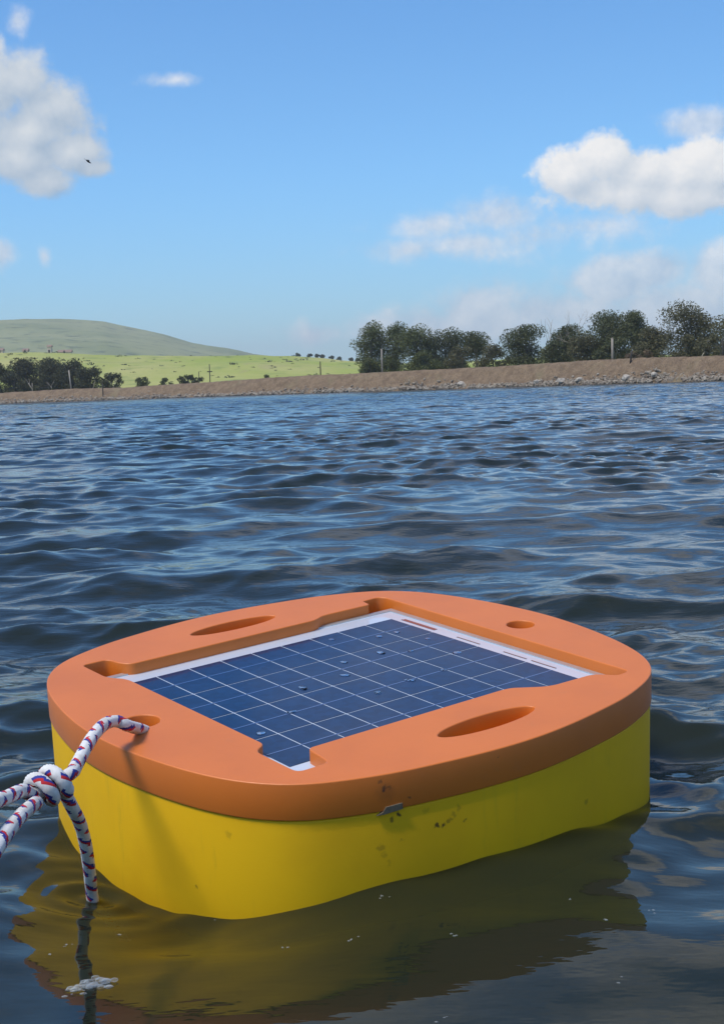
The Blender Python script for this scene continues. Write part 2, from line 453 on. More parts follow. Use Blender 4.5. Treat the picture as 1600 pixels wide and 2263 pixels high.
hill_m, gh, hb = principled('hillside', (0.12, 0.17, 0.06), 0.95, 0.1)
gp = gh.new('ShaderNodeNewGeometry').outputs['Position']
n1 = gh.noise(gp, 0.006, 6, 0.62); n2 = gh.noise(gp, 0.035, 4, 0.65)
cc = gh.mix(gh.smooth(n1, 0.35, 0.65), (0.19, 0.215, 0.08), (0.28, 0.285, 0.12))
cc = gh.mix(gh.smooth(n2, 0.52, 0.66, 0, 0.85), cc, (0.09, 0.11, 0.045))
gh.l.new(cc, hb.inputs['Base Color'])
HILL = [(-1200, 800), (-800, 770), (-400, 735), (-150, 722), (0, 716), (75, 712), (140, 710), (200, 711), (240, 714), (270, 721), (330, 733), (370, 742), (430, 760), (480, 768), (530, 775), (565, 783), (640, 792), (760, 806), (900, 822)]
_hx = np.array([q[0] for q in HILL]); _hy = np.array([q[1] - _r * (800 - q[0]) for q in HILL])
HD = 2600.0
cols = np.linspace(-1200, 900, 320); rows_ = np.linspace(0, 1, 40)
V = np.zeros((len(rows_) + 8, len(cols), 3))
for j, px in enumerate(cols):
    top = level_z(float(np.interp(px, _hx, _hy)), HD); ux, uy = direction(px)
    for i in range(len(rows_) + 8):
        if i < len(rows_):
            t = rows_[i]; q = 1300 + (HD - 1300) * t; z = -6 + (top + 6) * (0.75 * t + 0.25 * t * t * (3 - 2 * t))
        else:
            t = (i - len(rows_) + 1) / 8; q = HD + 1500 * t; z = top * (1 - t) - 6 * t
        amp = 9 * min(1, 4 * (t if i < len(rows_) else 1 - t)) * min(1, max(0.1, top / 150))
        z += amp * fnoise(ux * q * 0.004, uy * q * 0.003, 1.0, 5) * (0.25 if abs(i - len(rows_)) < 3 else 1)
        V[i, j] = (ux * q, uy * q, z)
hl = obj('hill', grid_mesh('hill', V), hill_m); tag(hl, kind='structure')

# ------------------------------------------------------------------ rocks along the waterline
stone_m, gs, sb = principled('shore_stone', (0.36, 0.31, 0.25), 0.9, 0.3)
gp = gs.new('ShaderNodeNewGeometry').outputs['Position']
cc = gs.mix(gs.smooth(gs.noise(gp, 1.7, 3), 0.35, 0.65), (0.17, 0.135, 0.10), (0.33, 0.28, 0.215))
cc = gs.mix(gs.smooth(gs.noise(gp, 9.0, 3), 0.5, 0.75, 0, 0.5), cc, (0.14, 0.115, 0.09))
gs.l.new(cc, sb.inputs['Base Color'])
pale_m, gs2, sb2 = principled('pale_stone', (0.5, 0.45, 0.38), 0.9, 0.3)
gp = gs2.new('ShaderNodeNewGeometry').outputs['Position']
gs2.l.new(gs2.mix(gs2.smooth(gs2.noise(gp, 5.0, 4), 0.4, 0.7), (0.45, 0.40, 0.33), (0.29, 0.25, 0.20)), sb2.inputs['Base Color'])
rr_ = random.Random(4)
def rock_geo(rnd, s, sub=1):
    bm = bmesh.new(); bmesh.ops.create_icosphere(bm, subdivisions=sub, radius=1.0)
    o = Vector((rnd.uniform(0, 50), rnd.uniform(0, 50), rnd.uniform(0, 50)))
    sc = Vector((rnd.uniform(.8, 1.4), rnd.uniform(.7, 1.1), rnd.uniform(.5, .9)))
    for v in bm.verts:
        k = 1 + 0.38 * mnoise.noise(v.co * 1.3 + o)
        v.co = Vector((v.co.x * sc.x, v.co.y * sc.y, v.co.z * sc.z)) * k * s
    rot = Matrix.Rotation(rnd.uniform(0, 6.28), 4, 'Z') @ Matrix.Rotation(rnd.uniform(-.5, .5), 4, 'X')
    bmesh.ops.transform(bm, matrix=rot, verts=bm.verts)
    return bm
def bank_point(px, f):
    """a point on the bank's face, f from 0 at the water to 1 at the crest"""
    D = shore_dist(px); cz = crest_z(px); ux, uy = direction(px)
    hs = [p[1] for p in prof[2:13]]; ds = [p[0] for p in prof[2:13]]
    d = float(np.interp(f, hs, ds))
    return Vector((ux * (D + d), uy * (D + d), f * cz))
protos = []
for k in range(14):
    bm = rock_geo(rr_, 1.0); me = bm_mesh(bm, 'stone'); protos.append(me)
pv_ = [(np.array([v.co[:] for v in me.vertices]), [tuple(p.vertices) for p in me.polygons]) for me in protos]
def pile(px):
    h = 0.22 + 0.07 * math.sin(px * 0.021) + 0.05 * math.sin(px * 0.057 + 1)
    if px < 330: h += 0.10
    if 880 < px < 960: h += 0.22 * math.exp(-((px - 915) / 22) ** 2)
    if 1330 < px < 1520: h += 0.45 * math.exp(-((px - 1440) / 48) ** 2)
    return h
allv, allf, nv = [], [], 0
for k in range(4200):
    px = rr_.uniform(-250, 1850); f = abs(rr_.gauss(0, 0.5)) * pile(px)
    if f > 1: continue
    p = bank_point(px, f); s = rr_.choice((.1, .14, .18, .22, .27)) * rr_.uniform(.8, 1.25) * (1.15 if f < .15 else 0.9)
    vs, fs = pv_[rr_.randrange(14)]
    a = rr_.uniform(0, 6.28); ca, sa = math.cos(a), math.sin(a)
    q = np.c_[vs[:, 0] * ca - vs[:, 1] * sa, vs[:, 0] * sa + vs[:, 1] * ca, vs[:, 2]] * s + np.array(p) + [0, 0, s * .25]
    allv.append(q); allf += [tuple(i + nv for i in f_) for f_ in fs]; nv += len(q)
rub = obj('shore_rubble', mesh('shore_rubble', np.concatenate(allv), allf, False), stone_m)
tag(rub, 'loose grey-brown rubble strewn along the foot of the embankment', 'rubble', kind='stuff')
big = [(1240, .13, .75, 'largest pale pointed boulder at the waterline below the middle of the grove'), (1280, .14, .6, 'pale boulder just right of the largest pointed one at the waterline'),
       (1383, .16, .62, 'wide pale boulder at the left end of the rock pile'), (1445, .26, .5, 'pale rounded boulder standing high in the rock pile'),
       (1019, .20, .55, 'flat pale boulder on the bank below the left half of the grove'), (1186, .15, .48, 'pale boulder at the waterline left of the largest pointed one')]
for (px, f, s, lab) in big:
    bm = rock_geo(rr_, s, 2); me = bm_mesh(bm, 'boulder')
    o = obj('boulder', me, pale_m, loc=bank_point(px, f) + Vector((0, -.1, s * .3))); tag(o, lab, 'rock')
for k in range(110):
    px = rr_.uniform(-10, 1610); f = abs(rr_.gauss(0, .45)) * pile(px) * 0.9; s = rr_.uniform(.18, .32)
    o = obj('stone', protos[k % 14], None, loc=bank_point(px, min(f, .9)) + Vector((0, -.1, s * .3)))
    if not protos[k % 14].materials: protos[k % 14].materials.append(stone_m)
    o.scale = (s, s, s); o.rotation_euler = (0, 0, rr_.uniform(0, 6.28))
    if rr_.random() < .15:
        o.material_slots[0].link = 'OBJECT'; o.material_slots[0].material = pale_m
    else:
        o.material_slots[0].link = 'OBJECT'; o.material_slots[0].material = stone_m
    tag(o, 'dull grey-brown stone lying among the rubble at the foot of the embankment', 'rock', 'stones along the waterline')

# ------------------------------------------------------------------ trees
def leaf_mat(name, c0, c1, c2):
    m, gg, out = material(name)
    b = gg.new('ShaderNodeBsdfPrincipled'); b.inputs['Roughness'].default_value = 0.6; b.inputs['Specular IOR Level'].default_value = 0.25
    gp = gg.new('ShaderNodeNewGeometry')
    ri = gp.outputs['Random Per Island']
    n = gg.noise(gp.outputs['Position'], 0.7, 3)
    cc = gg.mix(ri, c0, c1); cc = gg.mix(gg.smooth(n, 0.4, 0.7, 0, 0.7), cc, c2)
    gg.l.new(cc, b.inputs['Base Color'])
    tr = gg.new('ShaderNodeBsdfTranslucent'); gg.l.new(cc, tr.inputs[0])
    mxs = gg.new('ShaderNodeMixShader'); mxs.inputs[0].default_value = 0.25
    gg.l.new(b.outputs[0], mxs.inputs[1]); gg.l.new(tr.outputs[0], mxs.inputs[2]); gg.l.new(mxs.outputs[0], out.inputs[0])
    return m
LEAF_A = leaf_mat('leaves_olive', (0.085, 0.10, 0.035), (0.16, 0.175, 0.06), (0.12, 0.135, 0.04))
LEAF_B = leaf_mat('leaves_dark', (0.07, 0.078, 0.03), (0.13, 0.14, 0.055), (0.10, 0.105, 0.04))
LEAF_C = leaf_mat('leaves_brownish', (0.095, 0.09, 0.04), (0.16, 0.145, 0.065), (0.125, 0.115, 0.05))
LEAF_D = leaf_mat('leaves_near_black', (0.045, 0.048, 0.02), (0.085, 0.085, 0.034), (0.065, 0.065, 0.026))
DRY = leaf_mat('dry_brush', (0.17, 0.12, 0.07), (0.25, 0.18, 0.11), (0.2, 0.14, 0.09))
bark_m, gk, kb = principled('bark', (0.2, 0.17, 0.13), 0.9, 0.2)
gk.l.new(gk.mix(gk.noise(gk.new('ShaderNodeNewGeometry').outputs['Position'], 4.0, 4), (0.14, 0.11, 0.08), (0.30, 0.26, 0.2)), kb.inputs['Base Color'])
pale_bark, gk2, kb2 = principled('pale_bark', (0.4, 0.35, 0.28), 0.9, 0.2)
gk2.l.new(gk2.mix(gk2.noise(gk2.new('ShaderNodeNewGeometry').outputs['Position'], 5.0, 4), (0.28, 0.24, 0.19), (0.46, 0.41, 0.33)), kb2.inputs['Base Color'])

def tube(path, rad, sides=6):
    """verts, faces of a tapered tube along a list of points"""
    vs, fs = [], []
    up = Vector((0.3, 0.2, 1)).normalized()
    for i, p in enumerate(path):
        p = Vector(p)
        t = (Vector(path[min(i + 1, len(path) - 1)]) - Vector(path[max(i - 1, 0)])).normalized()
        a = t.cross(up if abs(t.dot(up)) < .95 else Vector((1, 0, 0))).normalized(); b = t.cross(a)
        for k in range(sides):
            an = 2 * math.pi * k / sides
            vs.append(p + (a * math.cos(an) + b * math.sin(an)) * rad[i])
    n = len(path)
    for i in range(n - 1):
        for k in range(sides):
            k2 = (k + 1) % sides
            fs.append((i * sides + k, i * sides + k2, (i + 1) * sides + k2, (i + 1) * sides + k))
    fs.append(tuple(range(sides))[::-1]); fs.append(tuple((n - 1) * sides + k for k in range(sides)))
    return vs, fs
class MB:
    def __init__(s): s.v = []; s.f = []
    def add(s, vs, fs):
        n = len(s.v); s.v += [tuple(v) for v in vs]; s.f += [tuple(i + n for i in f) for f in fs]
    def mesh(s, name, smooth=True): return mesh(name, s.v, s.f, smooth)

def make_tree(name, base, height, width, mat, label, cat, group, seed, density=1.0, low=0.12, lobes=15, leaf=0.165, gap=0.0, trunkmat=None, depth=None):
    """trunk with limbs, and a crown of leaf sprays gathered in uneven clumps"""
    rnd = random.Random(seed); nr = np.random.default_rng(seed)
    root = obj(name, None); root.empty_display_size = 0.3; root.location = base
    tag(root, label, cat, group)
    depth = depth or min(width, height) * 0.8
    L = []
    for k in range(lobes):
        t = (k + rnd.random()) / lobes
        zc = height * (low + (0.94 - low) * t ** 1.1)
        prof_ = math.sin(math.pi * min(1, 0.22 + 0.72 * t)) ** 0.7
        a = rnd.uniform(0, 6.28); rad = rnd.uniform(.25, .95) * (1 - gap * .2)
        x = math.cos(a) * rad * width * .40 * prof_; y = math.sin(a) * rad * depth * .38
        s = rnd.uniform(.21, .34) * min(width * .95, height)
        zc = min(zc, height - s * .72)
        L.append((x, y, zc, s * rnd.uniform(.9, 1.25), s, s * rnd.uniform(.65, .95)))
    mb = MB()
    tr = [(0, 0, -0.3), (rnd.uniform(-.1, .1), 0, height * .22), (rnd.uniform(-.25, .25), rnd.uniform(-.2, .2), height * .5), (rnd.uniform(-.3, .3), 0, height * .78)]
    r0 = 0.028 * height + .03
    mb.add(*tube(tr, [r0, r0 * .8, r0 * .5, r0 * .2], 7))
    for (x, y, z, *_r2) in L:
        s_ = Vector(tr[1]).lerp(Vector(tr[2]), rnd.random())
        e = Vector((x, y, z)); mid = s_.lerp(e, .5) + Vector((rnd.uniform(-.15, .15), 0, rnd.uniform(-.05, .25)))
        mb.add(*tube([s_, mid, e], [r0 * .38, r0 * .24, r0 * .08], 5))
    obj('trunk', mb.mesh('trunk'), trunkmat or bark_m, root)
    vol = sum(l[3] * l[5] for l in L)
    N = int(min(12000, max(800, density * vol / (leaf * leaf) * 12.0)))
    wts = np.array([l[3] * l[4] for l in L]); wts /= wts.sum()
    ch = nr.choice(len(L), N, p=wts); LA = np.array(L)[ch]
    d = nr.normal(size=(N, 3)); d /= np.linalg.norm(d, axis=1)[:, None]
    rad = nr.uniform(0, 1, N) ** 0.5
    # ragged lobes: radius wobbles with direction
    wob = 1 + .22 * np.sin(3.1 * d[:, 0] + 2 * ch + 4 * d[:, 2]) * np.sin(4.3 * d[:, 1] + ch)
    P_ = LA[:, :3] + d * LA[:, 3:6] * np.minimum(rad * wob, 0.5 + 0.5 * rad)[:, None]
    P_[:, 2] = np.maximum(P_[:, 2], height * low * .5)
    sz = leaf * nr.uniform(.55, 1.25, N)
    a = nr.normal(size=(N, 3)); a[:, 2] *= .6; a /= np.linalg.norm(a, axis=1)[:, None]
    b = np.cross(a, nr.normal(size=(N, 3))); b /= np.linalg.norm(b, axis=1)[:, None]
    q = np.stack([P_ - a * sz[:, None], P_ - b * sz[:, None] * .45, P_ + a * sz[:, None], P_ + b * sz[:, None] * .45], 1)
    q[:, 1::2] += nr.normal(size=(N, 2, 3)) * (sz * .15)[:, None, None]
    vs = q.reshape(-1, 3); idx = np.arange(4 * N).reshape(N, 4)
    me = mesh('crown', vs, [tuple(map(int, r_)) for r_ in idx], False)
    obj('crown', me, mat, root)
    return root

def place(px, back):
    """spot on the level ground behind the bank"""
    D = shore_dist(px) + 10 + back
    x, y = ground_at(px, D); return Vector((x, y, field_z(px, D) - 0.02)), D
def top_z(px, py, D): return level_z(py - _r * (800 - px), D)
sd = [100]
def tree_px(name, x0, x1, ytop, back, mat, label, cat, group, **kw):
    cx = (x0 + x1) / 2; b, D = place(cx, back); h = top_z(cx, ytop, D) - b.z; w = (x1 - x0) / F * D * 1.34
    sd[0] += 1
    return make_tree(name, b, h, w, mat, label, cat, group, kw.pop('seed', sd[0]), **kw)
GR = 'trees of the grove on the right'
tree_px('tree', 789, 860, 714, 6, LEAF_A, 'olive-green tree at the left end of the right-hand grove, behind a pole', 'tree', GR, low=.05, gap=.6, density=.8)
tree_px('tree', 846, 912, 712, 9, LEAF_A, 'tall bushy tree second from the left end of the right-hand grove', 'tree', GR, low=.05)
tree_px('tree', 890, 962, 722, 5, LEAF_A, 'rounded tree third from the left end of the right-hand grove', 'tree', GR, low=.03)
tree_px('tree', 944, 1030, 727, 10, LEAF_B, 'wide dark tree left of the small open-crowned tree', 'tree', GR, low=.05)
tree_px('tree', 1026, 1084, 735, 14, LEAF_B, 'small open-crowned tree standing above low bushes with sky showing through', 'tree', GR, low=.45, density=.6, lobes=8)
tree_px('tree', 1120, 1212, 717, 9, LEAF_B, 'broad dark tree just right of the row of low bushes', 'tree', GR, low=.05)
tree_px('tree', 1222, 1280, 722, 11, LEAF_B, 'thin-crowned tree left of the bare branching tree', 'tree', GR, low=.15, density=.7)
tree_px('tree', 1292, 1380, 690, 9, LEAF_B, 'tall dark tree just right of the bare branching tree', 'tree', GR, low=.10)
tree_px('tree', 1366, 1438, 692, 11, LEAF_B, 'tall dark tree right of the thick pale pole', 'tree', GR, low=.12)
tree_px('tree', 1466, 1596, 672, 9, LEAF_C, 'largest tree of the grove with a high domed crown near the right edge', 'tree', GR, low=.05, lobes=18)
tree_px('tree', 1565, 1670, 694, 13, LEAF_C, 'tree cut off by the right edge of the picture', 'tree', GR, low=.05)
BU = 'low bushes under the grove on the right'
for (a, b_, y, k, mt, lab) in [(985, 1060, 765, 4, LEAF_C, 'low brown-green bush below the small open-crowned tree'), (1045, 1135, 762, 5, LEAF_C, 'long low bush between the open-crowned tree and the broad dark tree'),
                               (1190, 1262, 752, 4, LEAF_B, 'dark bush left of the bare branching tree'), (1255, 1330, 742, 5, LEAF_C, 'brownish bush at the foot of the bare branching tree'),
                               (1320, 1400, 745, 4, LEAF_B, 'dark bush behind the thick pale pole'), (1405, 1478, 727, 5, LEAF_C, 'tall brownish bush left of the largest tree'),
                               (1470, 1560, 742, 3, LEAF_C, 'bush under the left half of the largest tree'), (1545, 1640, 740, 3, LEAF_C, 'bush at the foot of the largest tree by the right edge'),
                               (905, 985, 775, 3, LEAF_A, 'low bush under the rounded third tree'), (792, 850, 790, 2.5, LEAF_A, 'low bush at the left end of the right-hand grove')]:
    tree_px('bush', a, b_, y, k, mt, lab, 'bush', BU, low=.05, lobes=9, leaf=.17)
for (a, b_, y, lab) in [(1383, 1412, 777, 'dry tan brush beside the leaning dark post'), (1412, 1445, 775, 'dry tan brush right of the leaning dark post')]:
    tree_px('dry_brush', a, b_, y, 0.5, DRY, lab, 'bush', 'dry brush on the bank top', low=.05, lobes=6, leaf=.12, density=.7)
LG = 'trees of the dark grove on the left'
for (a, b_, y, k, lab) in [(-45, 45, 808, 7, 'dark tree cut off by the left edge of the picture'), (30, 98, 794, 12, 'tall dark tree second from the left edge'),
                           (84, 152, 795, 14, 'tall dark tree in the middle of the left grove'), (138, 186, 796, 10, 'tall dark tree right of the middle of the left grove'),
                           (174, 228, 810, 9, 'lower dark tree near the right end of the left grove'), (218, 282, 824, 7, 'lowest dark tree at the right end of the left grove'),
                           (0, 70, 826, 3, 'dark bush in front of the left grove by the left edge'), (70, 150, 829, 3, 'dark bush at the foot of the left grove behind the leaning stick')]:
    tree_px('tree', a, b_, y, k, LEAF_D, lab, 'tree', LG, low=.03, lobes=13, leaf=.24, density=.9)
for (a, b_, y, k, lab) in [(303, 334, 833, 12, 'small grey-green shrub right of the left grove'), (350, 382, 835, 14, 'small shrub left of the long dark thicket')]:
    tree_px('shrub', a, b_, y, k, LEAF_B, lab, 'shrub', 'small shrubs behind the bank on the left', low=.05, lobes=7, leaf=.2)
tree_px('shrub', 385, 454, 829, 30, LEAF_D, 'long low dark thicket beside a thin post', 'shrub', None, low=.02, lobes=16, leaf=.24)
tree_px('shrub', 583, 600, 828, 6, LEAF_B, 'tiny round shrub on the bank top in front of the green slope', 'shrub', None, low=.02, lobes=5, leaf=.12)

# small trees along the far ridge
def ridge_tree(px, ytop, ybase, w, lab):
    D = 745.0; x, y = ground_at(px, D); zb = field_z(px, D) - 0.2
    h = max(top_z(px, ytop, D) - zb, 2.0)
    sd[0] += 1
    make_tree('tree', Vector((x, y, zb)), h, w / F * D, LEAF_B, lab, 'tree', 'small trees on the far ridge', sd[0], low=.25, lobes=7, leaf=.42, density=.8)
for (px, yt, w, lab) in [(661, 787, 12, 'leftmost small tree on the far ridge'), (689, 789, 13, 'second small tree from the left on the far ridge'), (705, 792, 13, 'third small tree from the left on the far ridge, above the post'),
                         (716, 790, 12, 'fourth small tree from the left on the far ridge'), (735, 790, 18, 'widest small tree on the far ridge'), (752, 795, 13, 'sixth small tree from the left on the far ridge'),
                         (779, 795, 14, 'seventh small tree from the left on the far ridge'), (793, 796, 10, 'rightmost small tree on the far ridge, next to the grove')]:
    ridge_tree(px, yt, 0, w, lab)
# low scrub dotted over the green slope: too small to count
rs = random.Random(9); mbs = MB()
for k in range(130):
    px = rs.uniform(-150, 800); q = rs.uniform(430, 740); x, y = ground_at(px, q); z = field_z(px, q)
    s = rs.uniform(.25, .8) * rs.choice((.6, .8, 1.2))
    for j in range(16):
        c0 = Vector((x + rs.gauss(0, s * .9), y + rs.gauss(0, s * .6), z + abs(rs.gauss(0, s * .35))))
        a = Vector((rs.gauss(0, 1), rs.gauss(0, 1), rs.gauss(0, 1))).normalized() * s * .5; b = a.cross(Vector((rs.gauss(0, 1), rs.gauss(0, 1), rs.gauss(0, 1)))).normalized() * s * .35
        mbs.add([c0 - a, c0 - b, c0 + a, c0 + b], [(0, 1, 2, 3)])
sc = obj('scrub', mbs.mesh('scrub', False), LEAF_B); tag(sc, 'tiny dark scrub dotted over the sunny green slope', 'scrub', kind='stuff')

# bare trees
def bare_tree(px_base, py_top, back, lean, seed, label, spread=0.55, levels=4, thick=0.055, mat=None):
    b, D = place(px_base, back); h = top_z(px_base, py_top, D) - b.z
    rnd = random.Random(seed); mb = MB()
    def grow(p, d, ln, r, lv):
        pts = [p]; dd = d.copy(); q = p.copy()
        for i in range(4):
            dd = (dd + Vector((rnd.gauss(0, .11), rnd.gauss(0, .09), rnd.gauss(0, .06)))).normalized()
            q = q + dd * ln / 4; pts.append(q)
        mb.add(*tube(pts, [r, r * .9, r * .8, r * .7, r * .6], 5))
        if lv > 0:
            for j in range(rnd.choice((2, 3, 3))):
                s_ = pts[rnd.choice((2, 3, 4, 4))]
                nd = (dd + Vector((rnd.gauss(0, spread), rnd.gauss(0, spread * .6), rnd.gauss(0.1, .2)))).normalized()
                grow(s_, nd, ln * rnd.uniform(.55, .8), r * .58, lv - 1)
    grow(Vector((0, 0, -.2)), Vector((lean, 0, 1)).normalized(), h * .42, thick, levels)
    mx_ = max(v[2] for v in mb.v); k = h / mx_
    mb.v = [(v[0] * k, v[1] * k, v[2] * k) for v in mb.v]
    root = obj('bare_tree', None, loc=b); tag(root, label, 'tree', 'bare dead trees in the grove')
    obj('trunk', mb.mesh('trunk'), mat or pale_bark, root)
bare_tree(1300, 686, 7, -.42, 21, 'bare pale branching tree leaning left out of the grove', .5, 5, .085)
bare_tree(1212, 704, 8, .02, 22, 'thin forked dead trunk above the grove left of the branching tree', .22, 2, .05)
bare_tree(1443, 705, 9, .05, 23, 'bare twiggy tree between the tall dark trees and the largest tree', .5, 4, .05)
bare_tree(1547, 752, 1.5, .03, 24, 'short pale bare trunk in front of the largest tree', .16, 2, .09)
for i, (px, yt, ln, lab) in enumerate([(75, 838, .1, 'bare stick before the left grove nearest the left edge'), (118, 840, -.15, 'bare stick before the middle of the left grove'), (205, 838, .2, 'bare stick before the lower dark tree'), (247, 834, .28, 'bare stick leaning right before the lowest dark tree')]):
    bare_tree(px, yt, 1.0, ln, 40 + i, lab, .3, 2, .045)

# ------------------------------------------------------------------ poles and posts
wood_m, gwd, wb = principled('weathered_pole', (0.36, 0.31, 0.25), 0.9, 0.2)
gwd.l.new(gwd.mix(gwd.noise(gwd.new('ShaderNodeNewGeometry').outputs['Position'], 6.0, 4), (0.24, 0.2, 0.16), (0.42, 0.37, 0.3)), wb.inputs['Base Color'])
dark_m, gdk, dkb = principled('dark_post', (0.05, 0.045, 0.04), 0.9, 0.2)
gdk.l.new(gdk.mix(gdk.noise(gdk.new('ShaderNodeNewGeometry').outputs['Position'], 6.0, 4), (0.035, 0.03, 0.028), (0.08, 0.07, 0.06)), dkb.inputs['Base Color'])
def pole(px, py_top, back, wpx, mat, label, name='pole', lean=0.0, cross=None, on_bank=None):
    if on_bank is None: b, D = place(px, back)
    else: b = bank_point(px, on_bank); D = math.hypot(b.x, b.y)
    h = top_z(px, py_top, D) - b.z; r = wpx / F * D / 2
    root = obj(name, None, loc=b); tag(root, label, 'pole')
    mb = MB(); mb.add(*tube([(0, 0, -.4), (lean * h * .5, 0, h * .5), (lean * h, 0, h)], [r * 1.15, r, r * .9], 8))
    obj('shaft', mb.mesh('shaft'), mat, root)
    cap = MB(); cap.add(*tube([(lean * h, 0, h - .01), (lean * h, 0, h + r * .5)], [r * .95, r * .5], 8)); obj('cap', cap.mesh('cap'), mat, root)
    for (t, w) in (cross or []):
        o = obj('crossarm', box_mesh('crossarm', -w / F * D / 2, w / F * D / 2, -r, r, h * t - r, h * t + r), mat, root)
    return b, D, h
pole(846, 772, -1.2, 3.6, wood_m, 'weathered wooden pole before the left end of the right-hand grove')
pole(1354, 750, -1.0, 5.2, wood_m, 'thick pale wooden pole before the tall dark trees')
pole(710, 800, -1.5, 2.6, dark_m, 'dark thin post on the bank top before the green slope', 'post')
pole(466, 806, 60, 2.2, dark_m, 'utility pole with a short crossarm before the green slope', 'utility_pole', cross=[(.68, 11)])
pole(442, 822, 26, 1.8, dark_m, 'thin short post at the right end of the long dark thicket', 'post')
pole(160, 820, -1.0, 3.2, wood_m, 'pale stick leaning left before the left grove', 'post', lean=-.08)
pole(229, 848, 0, 2.6, dark_m, 'stubby dark post on the face of the bank below the left grove', 'post', on_bank=.35)
pole(1393, 776, 0, 3.6, dark_m, 'dark post leaning right at the top of the bank', 'post', lean=.14, on_bank=.86)
pole(1597, 752, -1.2, 3.2, dark_m, 'dark post at the right edge of the picture', 'post')

# far farm buildings at the foot of the hill
wallm, gq, qb = principled('pale_wall', (0.62, 0.52, 0.42), 0.9, 0.2)
gq.l.new(gq.mix(gq.noise(gq.new('ShaderNodeNewGeometry').outputs['Position'], 0.7, 3), (0.66, 0.56, 0.46), (0.54, 0.44, 0.34)), qb.inputs['Base Color'])
roofm, gq2, qb2 = principled('dull_roof', (0.3, 0.2, 0.15), 0.9, 0.2)
gq2.l.new(gq2.mix(gq2.noise(gq2.new('ShaderNodeNewGeometry').outputs['Position'], 0.9, 3), (0.32, 0.22, 0.17), (0.24, 0.17, 0.13)), qb2.inputs['Base Color'])
def hut(px, D, w, h, label, tower=False):
    x, y = ground_at(px, D); z = field_z(px, D) - .3
    root = obj('farm_building', None, loc=(x, y, z)); tag(root, label, 'building')
    obj('wall', box_mesh('wall', -w / 2, w / 2, -2, 2, 0, h), wallm, root)
    bm = bmesh.new(); e = .3
    p = [bm.verts.new(q) for q in ((-w / 2 - e, -2.3, h), (w / 2 + e, -2.3, h), (w / 2 + e, 2.3, h), (-w / 2 - e, 2.3, h), (-w / 2 - e, 0, h + (1.0 if tower else 1.2)), (w / 2 + e, 0, h + (1.0 if tower else 1.2)))]
    for f in ((0, 1, 5, 4), (2, 3, 4, 5), (1, 2, 5), (3, 0, 4), (0, 3, 2, 1)): bm.faces.new([p[i] for i in f])
    obj('roof', bm_mesh(bm, 'roof'), roofm, root)
    obj('door', box_mesh('door', -.5, .5, -2.06, -1.98, 0.05, 2.0), dark_m, root)
hut(117, 756, 1.9, 3.6, 'small pale tower on the green ridge at the foot of the hill', True)
hut(150, 762, 7, 1.3, 'low pale farm building right of the small tower on the ridge')
hut(64, 760, 2.6, 1.5, 'tiny pale farm building left of the small tower on the ridge')
hut(8, 742, 3.2, 1.6, 'tiny farm building on the ridge by the left edge')

# ------------------------------------------------------------------ bird
bird_m, gbd, bdb = principled('bird_feathers', (0.02, 0.02, 0.022), 0.7, 0.3)
bp = at(195.5, 357, 55)
root = obj('bird', None, loc=bp); tag(root, 'small black bird flying before the left cloud', 'bird')
root.rotation_euler = (R(20), R(38), R(20))
mb = MB(); mb.add(*tube([(-.11, 0, 0), (-.08, 0, .005), (0, 0, .0), (.07, 0, .01), (.11, 0, .018), (.135, 0, .012)], [.006, .02, .03, .022, .014, .003], 8))
obj('body', mb.mesh('body'), bird_m, root)
for s in (-1, 1):
    vs = [(.05, s * .02, .01), (-.05, s * .02, .01), (.035, s * .10, .05), (-.05, s * .09, .05), (-.03, s * .17, .03), (.0, s * .16, .035)]
    vs2 = [(a, b, c_ - .006) for a, b, c_ in vs]
    fs = [(0, 2, 3, 1), (2, 5, 4, 3)]; fs2 = [tuple(i + 6 for i in f[::-1]) for f in fs]
    obj('wing', mesh('wing', vs + vs2, fs + fs2 + [(0, 6, 8, 2), (2, 8, 11, 5), (5, 11, 10, 4), (4, 10, 9, 3), (3, 9, 7, 1)], False), bird_m, root)
obj('tail', mesh('tail', [(-.09, -.012, 0), (-.09, .012, 0), (-.18, .03, -.005), (-.18, -.03, -.005), (-.09, -.012, -.006), (-.09, .012, -.006), (-.18, .03, -.01), (-.18, -.03, -.01)], [(0, 1, 2, 3), (7, 6, 5, 4), (0, 3, 7, 4), (2, 1, 5, 6), (3, 2, 6, 7), (1, 0, 4, 5)], False), bird_m, root)

# ------------------------------------------------------------------ the float
def outline(off=0.0, n=160):
    """bulged square with rounded corners (half-extents 0.296 x 0.285), as on the photograph"""
    k = [(0, 296), (10, 297), (20, 302), (30, 312), (37, 319), (43, 321), (48, 319), (54, 310), (61, 302), (70, 291), (80, 286), (90, 285)]
    aa = np.array([q[0] for q in k]); rr2 = np.array([q[1] for q in k]) / 1000
    full_a = np.concatenate([aa, (180 - aa[::-1])[1:], (180 + aa)[1:], (360 - aa[::-1])[1:-1]])
    full_r = np.concatenate([rr2, rr2[::-1][1:], rr2[1:], rr2[::-1][1:-1]])
    t = np.linspace(0, 360, n * 4, endpoint=False)
    r = np.interp(t, np.r_[full_a - 360, full_a, full_a + 360], np.r_[full_r, full_r, full_r])
    kk = np.exp(-np.linspace(-2, 2, 33) ** 2); kk /= kk.sum()
    r = np.convolve(np.r_[r[-16:], r, r[:16]], kk, 'valid')[::4] + off
    t = np.radians(t[::4])
    return [(0.0032 + r_ * math.cos(a), 0.008 + r_ * math.sin(a)) for r_, a in zip(r, t)]
Z_TOP, Z_SEAM = 0.012, -0.022
root = obj('floating_buoy', None); root.empty_display_size = 0.2
root.matrix_world = BM @ Matrix.Translation((0.0032, 0.008, -0.19))
tag(root, 'yellow and orange float with a solar panel set in its top', 'buoy')
